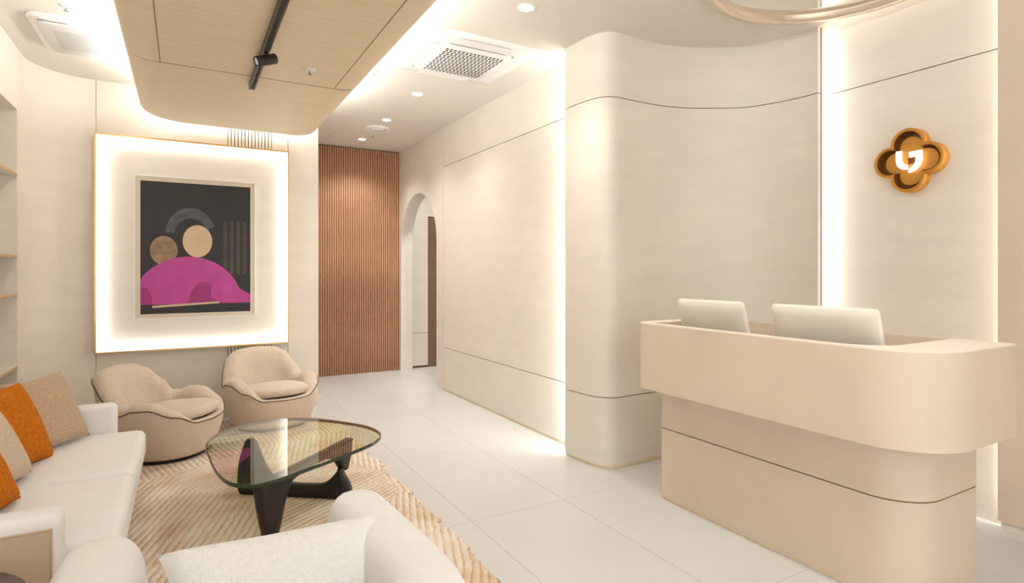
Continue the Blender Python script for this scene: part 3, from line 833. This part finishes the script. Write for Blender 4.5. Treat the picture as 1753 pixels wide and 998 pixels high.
# ================================================================== SOFA
sf = thing('sofa', 'long white upholstered sofa along the left wall', 'sofa', (-0.22, 3.4, RZ))
def sbox(name, x0, x1, y0, y1, z0, z1, m='sofa', bev=0.03, parent=sf):
    o = box(name, x0+0.22, x1+0.22, y0-3.4, y1-3.4, z0-RZ, z1-RZ, m, parent, bev=bev, seg=5); return o
sbox('base', -1.03, -0.27, 2.50, 4.32, 0.06, 0.27, bev=0.02)
def cushion(y0, y1):
    o = sbox('seat_cushion', -0.98, -0.205, y0, y1, 0.255, 0.425, bev=0.045)
    return o
cushion(2.565, 3.352); cushion(3.358, 4.245)
for y0, y1 in ((2.425, 2.56), (4.25, 4.385)):
    ar = sbox('arm', -1.05, -0.36, y0, y1, 0.06, 0.585, bev=0.035)
    if y0 < 3:
        s2 = box('side_panel', -1.02+0.22, -0.385+0.22, y0-3.4-0.004, y0-3.4+0.01, 0.08, 0.525, 'sofaside', ar)
        tube('side_seam', [(-1.02+0.22, y0-3.4-0.004, 0.527), (-0.383+0.22, y0-3.4-0.004, 0.527), (-0.383+0.22, y0-3.4-0.004, 0.08)], 0.004, 'sofaside', ar, n=5)
sbox('backrest', -1.07, -0.88, 2.43, 4.38, 0.06, 0.66, bev=0.05)
for x in (-0.98, -0.33):
    for y in (2.5, 4.3): 
        box('leg', x+0.20, x+0.24, y-3.42, y-3.38, 0.0, 0.07, 'black', sf)

def pillow(name, label, cat, wd, ht, th, center, normal, up, m, group=None, roll=0.0, pw=0.42, seed=0, n=20, pinch=0.09):
    rings = []; bm = bmesh.new()
    Nn = Vector(normal).normalized(); U = Vector(up); U = (U-Nn*U.dot(Nn)).normalized(); Rr = U.cross(Nn).normalized()
    if roll:
        q = Matrix.Rotation(roll, 3, Nn); U = q @ U; Rr = q @ Rr
    B = Matrix((Rr, U, Nn)).transposed()
    grid = {}
    for side in (1, -1):
        for i in range(n+1):
            for j in range(n+1):
                u, v = -1+2*i/n, -1+2*j/n
                edge = i in (0, n) or j in (0, n)
                x = u*wd/2*(1-pinch*(1-v*v)); y = v*ht/2*(1-0.09*(1-u*u))
                z = side*th/2*(((1-u*u)*(1-v*v))**pw)
                nn = noise.noise(Vector((u*1.6+seed, v*1.6, side)))*0.012*(1-u*u)**.5*(1-v*v)**.5 if not edge else 0
                grid[(side, i, j)] = bm.verts.new((x, y, z+nn))
    for side in (1, -1):
        for i in range(n):
            for j in range(n):
                bm.faces.new((grid[(side, i, j)], grid[(side, i+1, j)], grid[(side, i+1, j+1)], grid[(side, i, j+1)]))
    o = bmobj(name, bm, m, None, smooth=True)
    o.matrix_world = Matrix.Translation(center) @ B.to_4x4()
    return tag(o, label, cat, group)
gp_ = 'cushions along the white sofa'
pillow('cushion', 'tan nubbly cushion leaning in the far corner of the white sofa', 'cushion', 0.42, 0.42, 0.15, (-0.665, 4.03, 0.625), (0.80, -0.50, 0.42), (0, 0.1, 1), 'tanboucle', gp_, roll=math.radians(6), seed=1)
pillow('cushion', 'burnt orange velvet cushion between the tan one and the pale beige one', 'cushion', 0.44, 0.44, 0.17, (-0.755, 3.70, 0.625), (0.86, -0.28, 0.42), (0, 0, 1), 'orange', gp_, roll=math.radians(-4), seed=2)
pillow('cushion', 'pale beige nubbly cushion between the two orange ones on the sofa', 'cushion', 0.42, 0.42, 0.17, (-0.765, 3.33, 0.62), (0.88, -0.22, 0.42), (0, 0, 1), 'beigeboucle', gp_, roll=math.radians(3), seed=3)
pillow('cushion', 'burnt orange velvet cushion nearest the near sofa arm, partly in view', 'cushion', 0.40, 0.40, 0.16, (-0.735, 2.98, 0.60), (0.88, -0.25, 0.42), (0, 0, 1), 'orange', gp_, roll=math.radians(5), seed=4)

# ================================================================== BOUCLE ARMCHAIR in the foreground
bc = thing('boucle_armchair', 'white boucle armchair in the foreground facing the glass table', 'armchair', (0.175, 1.66, RZ))
U_ = []
tipL, tipR = (-0.39, 0.36), (0.385, 0.36)
ctrlp = [(-0.39, 0.40), (-0.395, 0.15), (-0.40, -0.10), (-0.36, -0.29), (-0.22, -0.385), (0, -0.40), (0.22, -0.385), (0.36, -0.29), (0.39, -0.10), (0.385, 0.15), (0.37, 0.40)]
P = catmull(ctrlp, 7)
nP = len(P); rings = []
seg = [0]
for a, b in zip(P, P[1:]): seg.append(seg[-1]+math.hypot(b[0]-a[0], b[1]-a[1]))
tot = seg[-1]
def sect(i, k):
    a = P[max(i-1, 0)]; b = P[min(i+1, nP-1)]
    tx, ty = b[0]-a[0], b[1]-a[1]; l = math.hypot(tx, ty); nx_, ny_ = -ty/l, tx/l
    u = seg[i]/tot; bk = math.sin(PI*u)**3
    hw = 0.122*k; zt = 0.60-RZ+0.045*bk; zb = 0.10
    zc_ = (zt+zb)/2; hh = (zt-zb)/2*(0.86+0.14*k)
    out = []
    for q in range(28):
        ph = 2*PI*q/28; c_, s2 = math.cos(ph), math.sin(ph)
        ex = 0.62
        w_ = hw*math.copysign(abs(c_)**ex, c_); z_ = zc_+hh*math.copysign(abs(s2)**0.55, s2)
        out.append((P[i][0]+nx_*w_, P[i][1]+ny_*w_, z_))
    return out, (tx/l, ty/l)
for e_ in range(7):            # rounded front of the left arm
    a = e_/7*PI/2; k = max(0.05, math.sin(a)); r_, t_ = sect(0, k); off = 0.11*math.cos(a)
    rings.append([(x-t_[0]*off, y-t_[1]*off, z) for x, y, z in r_])
for i in range(nP): rings.append(sect(i, 1.0)[0])
for e_ in range(6, -1, -1):
    a = e_/7*PI/2; k = max(0.05, math.sin(a)); r_, t_ = sect(nP-1, k); off = 0.11*math.cos(a)
    rings.append([(x+t_[0]*off, y+t_[1]*off, z) for x, y, z in r_])
loft('body', rings, 'boucle', bc, smooth=True)
box('seat', -0.285, 0.275, -0.32, 0.40, 0.10, 0.345, 'boucle', bc, bev=0.06, seg=5)
for (x, y) in ((-0.34, 0.30), (0.34, 0.30), (-0.28, -0.30), (0.28, -0.30)):
    disc('foot', 0.03, 0.0, 0.12, 'black', bc, n=16, at=(x, y))
pillow('throw_pillow', 'white shearling pillow lying in the foreground boucle armchair', 'pillow', 0.64, 0.42, 0.20, (0.25, 1.70, 0.485), (0.03, -0.58, 0.81), (0, 1, 0.3), 'shearling', pw=0.36, pinch=0.16, seed=6, n=28)

# ================================================================== SIDE TABLE
st = thing('side_table', 'small round dark marble side table beside the near sofa arm', 'side table', (-0.62, 2.07, RZ))
lathe('table_top', [(0.0, 0.465), (0.22, 0.465), (0.235, 0.472), (0.235, 0.482), (0.225, 0.49), (0.0, 0.49)], 'marble', st, n=48)
tube('vein', [(-0.17, 0.12, 0.4895), (-0.02, 0.135, 0.4895), (0.10, 0.17, 0.4895)], 0.0012, 'vein', st, n=4)
lathe('stem', [(0.02, 0.02), (0.02, 0.466)], 'black', st, n=20)
lathe('foot_plate', [(0.0, 0.0), (0.15, 0.0), (0.15, 0.012), (0.02, 0.02)], 'black', st, n=40)
